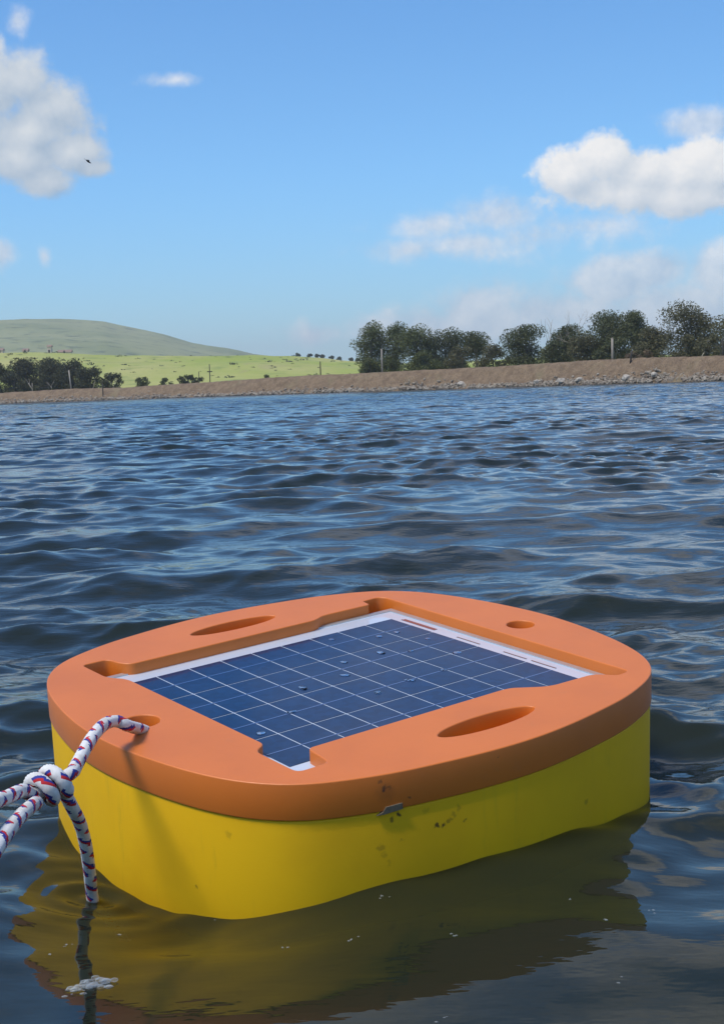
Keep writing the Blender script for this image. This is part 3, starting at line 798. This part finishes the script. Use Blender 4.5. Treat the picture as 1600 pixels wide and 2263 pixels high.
def part(name, me, mat, parent=root):
    o = obj(name, me, mat, parent)
    if parent is root: o.location = (-0.0032, -0.008, 0.19)
    return o

foam, gf, fb = principled('orange_foam', (0.75, 0.22, 0.05), 0.48, 0.75)
oc = gf.new('ShaderNodeTexCoord').outputs['Object']
def stains(gg, oc, base, spots, dark):
    c_ = base
    wv = gg.v('ADD', oc, gg.scale(gg.v('SUBTRACT', gg.noise(oc, 160.0, 3, 0.6, out='Color'), (.5, .5, .5)), 0.010))
    for (p, r, k) in spots:
        q = gg.v('DISTANCE', wv, p, out=1)
        c_ = gg.mix(gg.smooth(q, r * 0.35, r, k, 0.0), c_, dark)
    return c_
nfi = gf.noise(oc, 900.0, 2, 0.5); nbl = gf.noise(oc, 9.0, 4, 0.6)
fc = gf.mix(gf.smooth(nbl, 0.3, 0.75), (0.68, 0.165, 0.010), (0.61, 0.145, 0.009))
fc = gf.mix(gf.smooth(gf.noise(oc, 30.0, 5, .7), 0.60, 0.80, 0, 0.30), fc, (0.45, 0.16, 0.06))
def on_hull(px, py):
    """point of the float's side wall seen at a pixel, in the float's own coordinates"""
    inv = BM.inverted(); o_ = inv @ Vector((0, 0, CAM_H)); d_ = (inv.to_3x3() @ Vector(ray(px, py)))
    pts = outline(0, 240); best = None
    for i in range(len(pts)):
        a = Vector(pts[i]); b = Vector(pts[(i + 1) % len(pts)]); e = b - a
        den = d_.x * e.y - d_.y * e.x
        if abs(den) < 1e-12: continue
        w = a - Vector((o_.x, o_.y)); t = (w.x * e.y - w.y * e.x) / den; u = (w.x * d_.y - w.y * d_.x) / den
        if 0 <= u <= 1 and t > 0 and (best is None or t < best[0]): best = (t, o_ + d_ * t)
    return best[1]
def spots(l): return [(tuple(on_hull(x, y)), r, k) for x, y, r, k in l]
fc = stains(gf, oc, fc, spots([(847, 1741, .0042, .9), (840, 1723, .003, .5), (858, 1737, .0035, .6), (901, 1764, .0025, .6), (1100, 1671, .0022, .7), (850, 1752, .012, .22)]), (0.03, 0.012, 0.006))
gf.l.new(fc, fb.inputs['Base Color'])
bump(gf, fb, nfi, 0.25, 0.0006)
fb.inputs['Sheen Weight'].default_value = 0.08; fb.inputs['Sheen Roughness'].default_value = 0.4

yel, gy, yb = principled('yellow_foam', (0.75, 0.5, 0.006), 0.6, 0.28)
oc = gy.new('ShaderNodeTexCoord').outputs['Object']
yc = gy.mix(gy.smooth(gy.noise(oc, 7.0, 4, 0.6), 0.3, 0.7), (0.80, 0.45, 0.004), (0.72, 0.39, 0.004))
yc = gy.mix(gy.smooth(gy.noise(gy.v('MULTIPLY', oc, (60, 60, 9)), 1.0, 4, .65), 0.58, 0.80, 0, 0.25), yc, (0.36, 0.25, 0.02))
yc = stains(gy, oc, yc, spots([(881, 1800, .0032, .95), (866, 1811, .0035, .7), (964, 1823, .0032, .9), (979, 1823, .0038, .95), (993, 1812, .004, .5), (1003, 1800, .004, .35), (1014, 1786, .0035, .3),
                                (842, 1874, .0045, .35), (850, 1890, .004, .25), (860, 1906, .0035, .2), (889, 1857, .0028, .4), (1028, 1812, .0022, .5), (505, 1845, .005, .25), (434, 1960, .002, .5), (1295, 1772, .004, .35), (940, 1790, .004, .2)]), (0.05, 0.025, 0.008))
gy.l.new(yc, yb.inputs['Base Color'])
bump(gy, yb, gy.noise(oc, 700.0, 2, .5), 0.2, 0.0006)

mm = lambda pts: [(x / 1000, y / 1000) for x, y in pts]
opening = mm([(213, -206), (213, 206), (205, 215), (180, 213), (177, 195), (116, 195), (104, 194), (88, 185), (-160, 184), (-168, 197), (-171, 218), (-204, 218),
              (-204, 158), (-190, 139), (-188, -122), (-204, -133), (-204, -201), (-168, -201), (-163, -160), (76, -160), (86, -162), (112, -181), (124, -185), (178, -187), (192, -207)])
opening = round_poly(opening, [.010, .012, .008, .004, .004, .010, .010, .020, .014, .014, .014, .008, .020, .014, .006, .014, .010, .010, .006, .016, .014, .014, .016, .010, .006], 6)
def ellipse(cx, cy, a, b, rot=0, n=48):
    return [((cx + a * math.cos(t) * math.cos(rot) - b * math.sin(t) * math.sin(rot)) / 1000, (cy + a * math.cos(t) * math.sin(rot) + b * math.sin(t) * math.cos(rot)) / 1000) for t in np.linspace(0, 2 * math.pi, n, endpoint=False)]
holes = [opening, ellipse(4, 234, 60, 17.5), ellipse(3, -217, 61, 17.5), ellipse(-242, 10, 19.5, 19.5), ellipse(250, -1, 17.5, 17.5)]
part('deck', plate('deck', [outline()] + holes, Z_SEAM, Z_TOP, 0.0012), foam)
part('hull', plate('hull', [outline(-0.0022)], -0.19, Z_SEAM - 0.0006, 0.002), yel)

# solar panel
pan, gpn, pb = principled('panel_backsheet', (0.74, 0.75, 0.76), 0.5, 0.5, **{'Coat Weight': 1.0, 'Coat Roughness': 0.03, 'Coat IOR': 1.5})
oc = gpn.new('ShaderNodeTexCoord').outputs['Object']
gpn.l.new(gpn.mix(gpn.smooth(gpn.noise(oc, 25.0, 4), .45, .8, 0, .5), (0.54, 0.60, 0.68), (0.48, 0.50, 0.52)), pb.inputs['Base Color'])
sil, gsl, sib = principled('silicon_cell', (0.008, 0.025, 0.10), 0.35, 0.15, **{'Coat Weight': 0.65, 'Coat Roughness': 0.03, 'Coat IOR': 1.2})
gco = gsl.new('ShaderNodeNewGeometry'); oi = gsl.new('ShaderNodeObjectInfo')
vo = gsl.new('ShaderNodeTexVoronoi'); vo.inputs['Scale'].default_value = 130; gsl.l.new(gco.outputs['Position'], vo.inputs['Vector'])
sc_ = gsl.mix(gsl.m('MULTIPLY', gsl.sep(vo.outputs['Color'])[0], 0.6), (0.003, 0.022, 0.070), (0.006, 0.042, 0.125))
sc_ = gsl.mix(gsl.m('MULTIPLY', oi.outputs['Random'], .35), sc_, (0.004, 0.026, 0.075))
gsl.l.new(sc_, sib.inputs['Base Color'])
alu, ga_, ab = principled('aluminium_frame', (0.62, 0.62, 0.62), 0.4, 0.5, Metallic=0.7)
ga_.l.new(ga_.mix(ga_.noise(ga_.new('ShaderNodeTexCoord').outputs['Object'], 60.0, 3), (0.66, 0.66, 0.65), (0.5, 0.5, 0.49)), ab.inputs['Base Color'])
ribm, grb, rbb = principled('solder_ribbon', (0.16, 0.12, 0.12), 0.5, 0.5, **{'Coat Weight': 1.0, 'Coat Roughness': 0.03})
busm, gbu, bub = principled('busbar_silver', (0.10, 0.17, 0.34), 0.4, 0.5, **{'Coat Weight': 1.0, 'Coat Roughness': 0.03})
prn, gpr, prb = principled('maroon_print', (0.20, 0.07, 0.07), 0.6, 0.4, **{'Coat Weight': 1.0, 'Coat Roughness': 0.03})
PX0, PX1, PY0, PY1 = -0.2035, 0.2115, -0.1935, 0.1945
panel = part('solar_panel', box_mesh('solar_panel', PX0 + .006, PX1 - .006, PY0 + .006, PY1 - .006, -0.006, -0.0012), pan)
tag(panel, 'blue solar panel of four rows of nine cells with white grid lines')
bm = bmesh.new(); fw_ = .0075
box_data(bm, PX0, PX1, PY0, PY0 + fw_, -.0205, 0); box_data(bm, PX0, PX1, PY1 - fw_, PY1, -.0205, 0)
box_data(bm, PX0, PX0 + fw_, PY0 + fw_, PY1 - fw_, -.0205, 0); box_data(bm, PX1 - fw_, PX1, PY0 + fw_, PY1 - fw_, -.0205, 0)
part('frame', bm_mesh(bm, 'frame'), alu, panel)
PU, PV = 0.041, 0.07964
cell_me = box_mesh('cell', -PU / 2 + .0009, PU / 2 - .0009, -PV / 2 + .0009, PV / 2 - .0009, -0.0014, -0.0008)
bus_me = box_mesh('busbar', -PU * 4.5 + .001, PU * 4.5 - .001, -.0006, .0006, -0.0010, -0.00062)
for j in range(4):
    for i in range(9):
        o = obj('cell', cell_me, sil, panel); o.location = ((i - 4) * PU, (j - 1.5) * PV, 0)
    o = obj('busbar', bus_me, busm, panel); o.location = (0, (j - 1.5) * PV - 0.0005, 0)
for (y0, y1) in ((.148, .108), (.045, .005), (-.035, -.072), (-.080, -.118)):
    obj('ribbon', box_mesh('ribbon', .1905, .1925, min(y0, y1), max(y0, y1), -.0014, -.0008), ribm, panel)
obj('printed_strip', box_mesh('printed_strip', .1900, .1955, .085, .146, -.0014, -.0007), prn, panel)

# clip at the seam
cp_m, gc_, cb_ = principled('dull_clip', (0.22, 0.2, 0.15), 0.7, 0.3)
gc_.l.new(gc_.mix(gc_.noise(gc_.new('ShaderNodeTexCoord').outputs['Object'], 300.0, 3), (0.24, 0.19, 0.12), (0.06, 0.045, 0.03)), cb_.inputs['Base Color'])
ca, cb2 = on_hull(836, 1796), on_hull(888, 1779)
bm = bmesh.new(); L_ = (cb2 - ca).length
vv = [(-.1, -.0018, 0), (.2, -.0022, 0), (.98, -.0024, 0), (1.0, .0030, 0), (.32, .0038, 0), (.16, .0, 0)]
f0 = [bm.verts.new((a * L_, .0016, b)) for a, b, _ in vv]; f1 = [bm.verts.new((a * L_, -.0018 - .001 * (a > .1), b)) for a, b, _ in vv]
bm.faces.new(f0); bm.faces.new(f1[::-1])
for i in range(6): bm.faces.new([f0[i], f1[i], f1[(i + 1) % 6], f0[(i + 1) % 6]])
cl = obj('clip', bm_mesh(bm, 'clip'), cp_m, root)
ex = (cb2 - ca).normalized(); nz = Vector((0, 0, 1)); ey = nz.cross(ex).normalized(); ez = ex.cross(ey)
cl.matrix_local = Matrix.Translation((-0.0032, -0.008, 0.19)) @ Matrix(((ex.x, ey.x, ez.x, ca.x), (ex.y, ey.y, ez.y, ca.y), (ex.z, ey.z, ez.z, ca.z), (0, 0, 0, 1)))
tag(cl, 'dull grey-brown clip caught in the seam between orange and yellow')

# water drops on the glass
drop_m, gdr, drb = principled('water_drop', (1, 1, 1), 0.02, 0.5, **{'Transmission Weight': 1.0, 'IOR': 1.33})
bm = bmesh.new(); bmesh.ops.create_uvsphere(bm, u_segments=14, v_segments=8, radius=1.0)
for v in bm.verts:
    v.co.z = v.co.z if v.co.z > 0 else v.co.z * .05
drop_me = bm_mesh(bm, 'water_drop', True)
def on_panel(px, py):
    inv = BM.inverted(); o_ = inv @ Vector((0, 0, CAM_H)); d_ = inv.to_3x3() @ Vector(ray(px, py)); t = (-.0006 - o_.z) / d_.z; return o_ + d_ * t
rd = random.Random(3)
ORD = ['first', 'second', 'third', 'fourth', 'fifth', 'sixth', 'seventh', 'eighth', 'ninth']
taken = set()
for (x, y) in [(877, 1397), (838, 1406), (945, 1411), (908, 1438), (842, 1442), (874, 1457), (760, 1463), (762, 1492), (733, 1413), (645, 1573), (905, 1503), (1010, 1442), (670, 1520), (577, 1620), (980, 1480), (835, 1530)]:
    p = on_panel(x, y); i = int(p.x / PU + 4.5); j = 3 - int(p.y / PV + 2)
    if (i, j) in taken: continue
    taken.add((i, j))
    o = obj('water_drop', drop_me, drop_m); s = rd.uniform(.0026, .0048)
    o.matrix_world = BM @ Matrix.Translation(p) @ Matrix.Rotation(rd.uniform(0, 3), 4, 'Z') @ Matrix.Diagonal((s * rd.uniform(1, 1.9), s, s * .34, 1))
    tag(o, 'clear water drop, %s cell from the left in the %s panel row from the back' % (ORD[i], ORD[j]), 'water drop', 'water drops on the solar panel')

# ------------------------------------------------------------------ rope
rope_m, gr_, rbs = principled('braided_rope', (0.7, 0.68, 0.64), 0.75, 0.3)
uv = gr_.sep(gr_.new('ShaderNodeUVMap').outputs[0])
NS = 10.0; PITCH = 0.0030
pp = gr_.m('ADD', gr_.m('MULTIPLY', uv[1], NS), gr_.m('DIVIDE', uv[0], PITCH))
qq = gr_.m('SUBTRACT', gr_.m('MULTIPLY', uv[1], NS), gr_.m('DIVIDE', uv[0], PITCH))
ip = gr_.m('FLOOR', pp); iq = gr_.m('FLOOR', qq)
# colour goes stitch by stitch: a red and a blue yarn run side by side in a spiral
vc = gr_.m('DIVIDE', gr_.m('ADD', ip, iq), 2 * NS); sc2 = gr_.m('MULTIPLY', gr_.m('SUBTRACT', ip, iq), PITCH / 2)
hh = gr_.m('FLOORED_MODULO', gr_.m('MULTIPLY', gr_.m('ADD', vc, gr_.m('DIVIDE', sc2, 0.040)), 2.0), 1.0)
def span(x, a, b): return gr_.m('MULTIPLY', gr_.m('GREATER_THAN', x, a), gr_.m('LESS_THAN', x, b))
# the coloured yarns dive under the white ones in turn
dv = gr_.m('FLOORED_MODULO', gr_.m('ADD', gr_.m('DIVIDE', sc2, 0.040), gr_.m('MULTIPLY', vc, -1.0)), 1.0)
show = gr_.m('LESS_THAN', dv, 0.72)
red = gr_.m('MULTIPLY', span(hh, 0.08, 0.29), show)
blu = gr_.m('MULTIPLY', span(hh, 0.29, 0.50), show)
oc = gr_.new('ShaderNodeTexCoord').outputs['Object']
rc = gr_.mix(gr_.smooth(gr_.noise(oc, 60.0, 4), .4, .75), (0.72, 0.70, 0.66), (0.52, 0.49, 0.44))
rc = gr_.mix(red, rc, (0.50, 0.025, 0.03)); rc = gr_.mix(blu, rc, (0.03, 0.045, 0.25))
gr_.l.new(rc, rbs.inputs['Base Color'])
bump(gr_, rbs, gr_.noise(oc, 1500.0, 2), .3, .0004)

def catmull(pts, step):
    pts = [Vector(p) for p in pts]; pts = [pts[0] * 2 - pts[1]] + pts + [pts[-1] * 2 - pts[-2]]
    out = []
    for i in range(1, len(pts) - 2):
        p0, p1, p2, p3 = pts[i - 1:i + 3]
        n = max(2, int((p2 - p1).length / step * 2))
        for k in range(n):
            t = k / n
            out.append(.5 * ((2 * p1) + (p2 - p0) * t + (2 * p0 - 5 * p1 + 4 * p2 - p3) * t * t + (3 * p1 - p0 - 3 * p2 + p3) * t ** 3))
    out.append(pts[-2])
    res = [out[0]]; acc = 0
    for a, b in zip(out, out[1:]):
        acc += (b - a).length
        if acc >= step: res.append(b); acc = 0
    return res
def rope_mesh(name, paths, rad):
    vs, fs, uvs = [], [], []; NA = 30
    for pts in paths:
        path = catmull(pts, 0.0011); n0 = len(vs); s = 0
        t = (path[1] - path[0]).normalized(); a = t.orthogonal().normalized()
        for i, p in enumerate(path):
            t2 = (path[min(i + 1, len(path) - 1)] - path[max(i - 1, 0)]).normalized()
            a = (a - t2 * a.dot(t2)).normalized(); b = t2.cross(a)
            if i: s += (p - path[i - 1]).length
            for k in range(NA):
                v = k / NA; an = 2 * math.pi * v
                P1_, Q1_ = v * 10 + s / PITCH, v * 10 - s / PITCH
                r = rad * (1 - 0.10 + 0.16 * abs(math.sin(math.pi * P1_)) * abs(math.sin(math.pi * Q1_)))
                vs.append(p + (a * math.cos(an) + b * math.sin(an)) * r); uvs.append((s, v))
        n = len(path)
        for i in range(n - 1):
            for k in range(NA):
                k2 = (k + 1) % NA
                fs.append((n0 + i * NA + k, n0 + i * NA + k2, n0 + (i + 1) * NA + k2, n0 + (i + 1) * NA + k))
        fs.append(tuple(n0 + k for k in range(NA))[::-1]); fs.append(tuple(n0 + (n - 1) * NA + k for k in range(NA)))
    me = mesh(name, vs, fs)
    ul = me.uv_layers.new(name='UVMap')
    li = np.zeros(len(me.loops), dtype=np.int32); me.loops.foreach_get('vertex_index', li)
    u = np.array(uvs)[li]
    # seam: bring v=0 to 1 on the closing column
    kk = li % NA
    pl = np.zeros(len(me.polygons), dtype=np.int32); me.polygons.foreach_get('loop_start', pl)
    for st_ in pl:
        k4 = kk[st_:st_ + 4]
        if k4.max() == NA - 1 and k4.min() == 0:
            for j in range(4):
                if k4[j] == 0: u[st_ + j, 1] = 1.0
    ul.data.foreach_set('uv', u.reshape(-1).astype(np.float32))
    return me
RAD = 0.0056
KD = 1.135
Kc = at(108, 1738, KD)
ax = (at(150, 1716, KD + .012) - at(66, 1764, KD - .012)).normalized()
inb = lambda x, y, z: BM @ Vector((x, y, z))
hole_in = [inb(-.232, -.004, -.016), inb(-.243, -.005, .004)]
pathA = hole_in + [at(283, 1604, 1.297), at(258, 1594, 1.288), at(233, 1600, 1.268), at(209, 1624, 1.238), at(188, 1658, 1.205), at(168, 1695, 1.175), Kc + ax * .022, Kc + ax * .004, Kc - ax * .014, at(50, 1748, 1.105), at(12, 1764, 1.06), at(-60, 1790, .99), at(-160, 1822, .92)]
e1 = (Vector((0, -1, 0)) - ax * Vector((0, -1, 0)).dot(ax)).normalized(); e2 = ax.cross(e1)
helix = []
for k in range(26):
    t = k / 25; an = R(150) - t * 2 * math.pi * 2.05
    helix.append(Kc + ax * (.0140 - .0275 * t) + (e1 * math.cos(an) + e2 * math.sin(an)) * (RAD * 2.0))
wp = at(205, 1985, 1.285)
pathB = [wp + Vector((.012, .012, -.14)), wp + Vector((.004, .006, -.06)), wp, at(199, 1930, 1.262), at(190, 1868, 1.232), at(177, 1818, 1.205), at(160, 1784, 1.175)] + helix + [at(78, 1776, 1.095), at(44, 1806, 1.05), at(6, 1856, 1.0), at(-40, 1930, .94), at(-90, 2010, .89)]
rp_o = obj('rope', rope_mesh('rope', [pathA, pathB], RAD), rope_m)
tag(rp_o, 'white braided rope with red and blue flecks, knotted through the float', 'rope')

# ------------------------------------------------------------------ foam on the water
dg = bpy.context.evaluated_depsgraph_get()
from mathutils.bvhtree import BVHTree
wv_ = np.zeros(len(water.data.vertices) * 3, dtype=np.float32); water.data.vertices.foreach_get('co', wv_); wv_ = wv_.reshape(-1, 3)
sel = np.where((wv_[:, 1] > .5) & (wv_[:, 1] < 3.2) & (abs(wv_[:, 0]) < 1.2))[0]
selv = wv_[sel]
def on_water(px, py):
    o_ = np.array([0, 0, CAM_H]); d = ray(px, py); z = 0.0
    for it in range(6):
        p = o_ + d * ((z - CAM_H) / d[2]); k = np.argmin(((selv[:, :2] - p[:2]) ** 2).sum(1)); z = float(selv[k, 2])
    return Vector(p)
bub_m, gbb_, bout = material('foam_bubbles')
lw = gbb_.new('ShaderNodeLayerWeight'); lw.inputs[0].default_value = 0.35
bd = gbb_.new('ShaderNodeBsdfPrincipled'); bd.inputs['Base Color'].default_value = (0.72, 0.74, 0.70, 1); bd.inputs['Roughness'].default_value = 0.2
btr = gbb_.new('ShaderNodeBsdfTransparent')
bms = gbb_.new('ShaderNodeMixShader'); gbb_.l.new(gbb_.lin(lw.outputs['Facing'], 0.25, 1.0, 0.07, 0.7), bms.inputs[0])
gbb_.l.new(btr.outputs[0], bms.inputs[1]); gbb_.l.new(bd.outputs[0], bms.inputs[2]); gbb_.l.new(bms.outputs[0], bout.inputs[0])
def bubbles(name, pts, label, cat):
    mb = MB()
    bm = bmesh.new(); bmesh.ops.create_icosphere(bm, subdivisions=2, radius=1.0); bv = [v.co.copy() for v in bm.verts]; bf = [tuple(v.index for v in f.verts) for f in bm.faces]; bm.free()
    for (p, r, fl) in pts:
        mb.add([p + Vector((v.x * r, v.y * r, v.z * r * fl)) for v in bv], bf)
    o = obj(name, mb.mesh(name), bub_m); tag(o, label, cat, kind='stuff'); return o
rb_ = random.Random(6)
fp = on_water(203, 2180); ptb = []
for k in range(70):
    t = rb_.uniform(-1, 1); x = t * .016; y = t * .010 + rb_.gauss(0, .007)
    ptb.append((fp + Vector((x + rb_.gauss(0, .002), y, rb_.uniform(-.0005, .001))), rb_.choice((.0012, .002, .0028, .0038)) * rb_.uniform(.8, 1.2), .4))
bubbles('foam_patch', ptb, 'small white patch of bubbles floating below the rope', 'foam')
fl = []
for (x, y) in [(455, 2029), (480, 2030), (540, 2025), (575, 2018), (262, 2066), (636, 2094), (785, 2072), (1008, 2066), (1262, 1986), (1342, 2034), (1440, 2012), (975, 2252), (1365, 2166), (150, 2090), (110, 2115), (850, 1980), (640, 1165), (570, 1138), (230, 1185), (460, 1293), (685, 1188), (1145, 1165), (915, 1128), (700, 1300), (1490, 1090), (1190, 1225), (55, 1130), (400, 1140), (865, 1450 - 290)]:
    p = on_water(x, y) if y > 1500 else at(x, y, 1) * 0 + Vector(on_water(x, y))
    for k in range(rb_.randrange(2, 5)):
        fl.append((p + Vector((rb_.gauss(0, .003), rb_.gauss(0, .003), .0)), rb_.uniform(.0006, .0014) * max(1, p.y / 2.6), .35))
bubbles('foam_flecks', fl, 'tiny white flecks of foam scattered over the near water', 'foam')

# ------------------------------------------------------------------ haze
hz, ghz, hout = material('haze_air')
pvn = ghz.new('ShaderNodeVolumePrincipled'); pvn.inputs['Color'].default_value = (0.92, 0.95, 0.97, 1); pvn.inputs['Density'].default_value = 0.0002
pvn.inputs['Anisotropy'].default_value = 0.1
ghz.l.new(pvn.outputs[0], hout.inputs['Volume'])
hzo = obj('haze', box_mesh('haze', -4500, 4500, -700, 6500, -2.8, 210), hz); tag(hzo, 'thin pale air haze over the lake and hills', 'haze', kind='stuff')
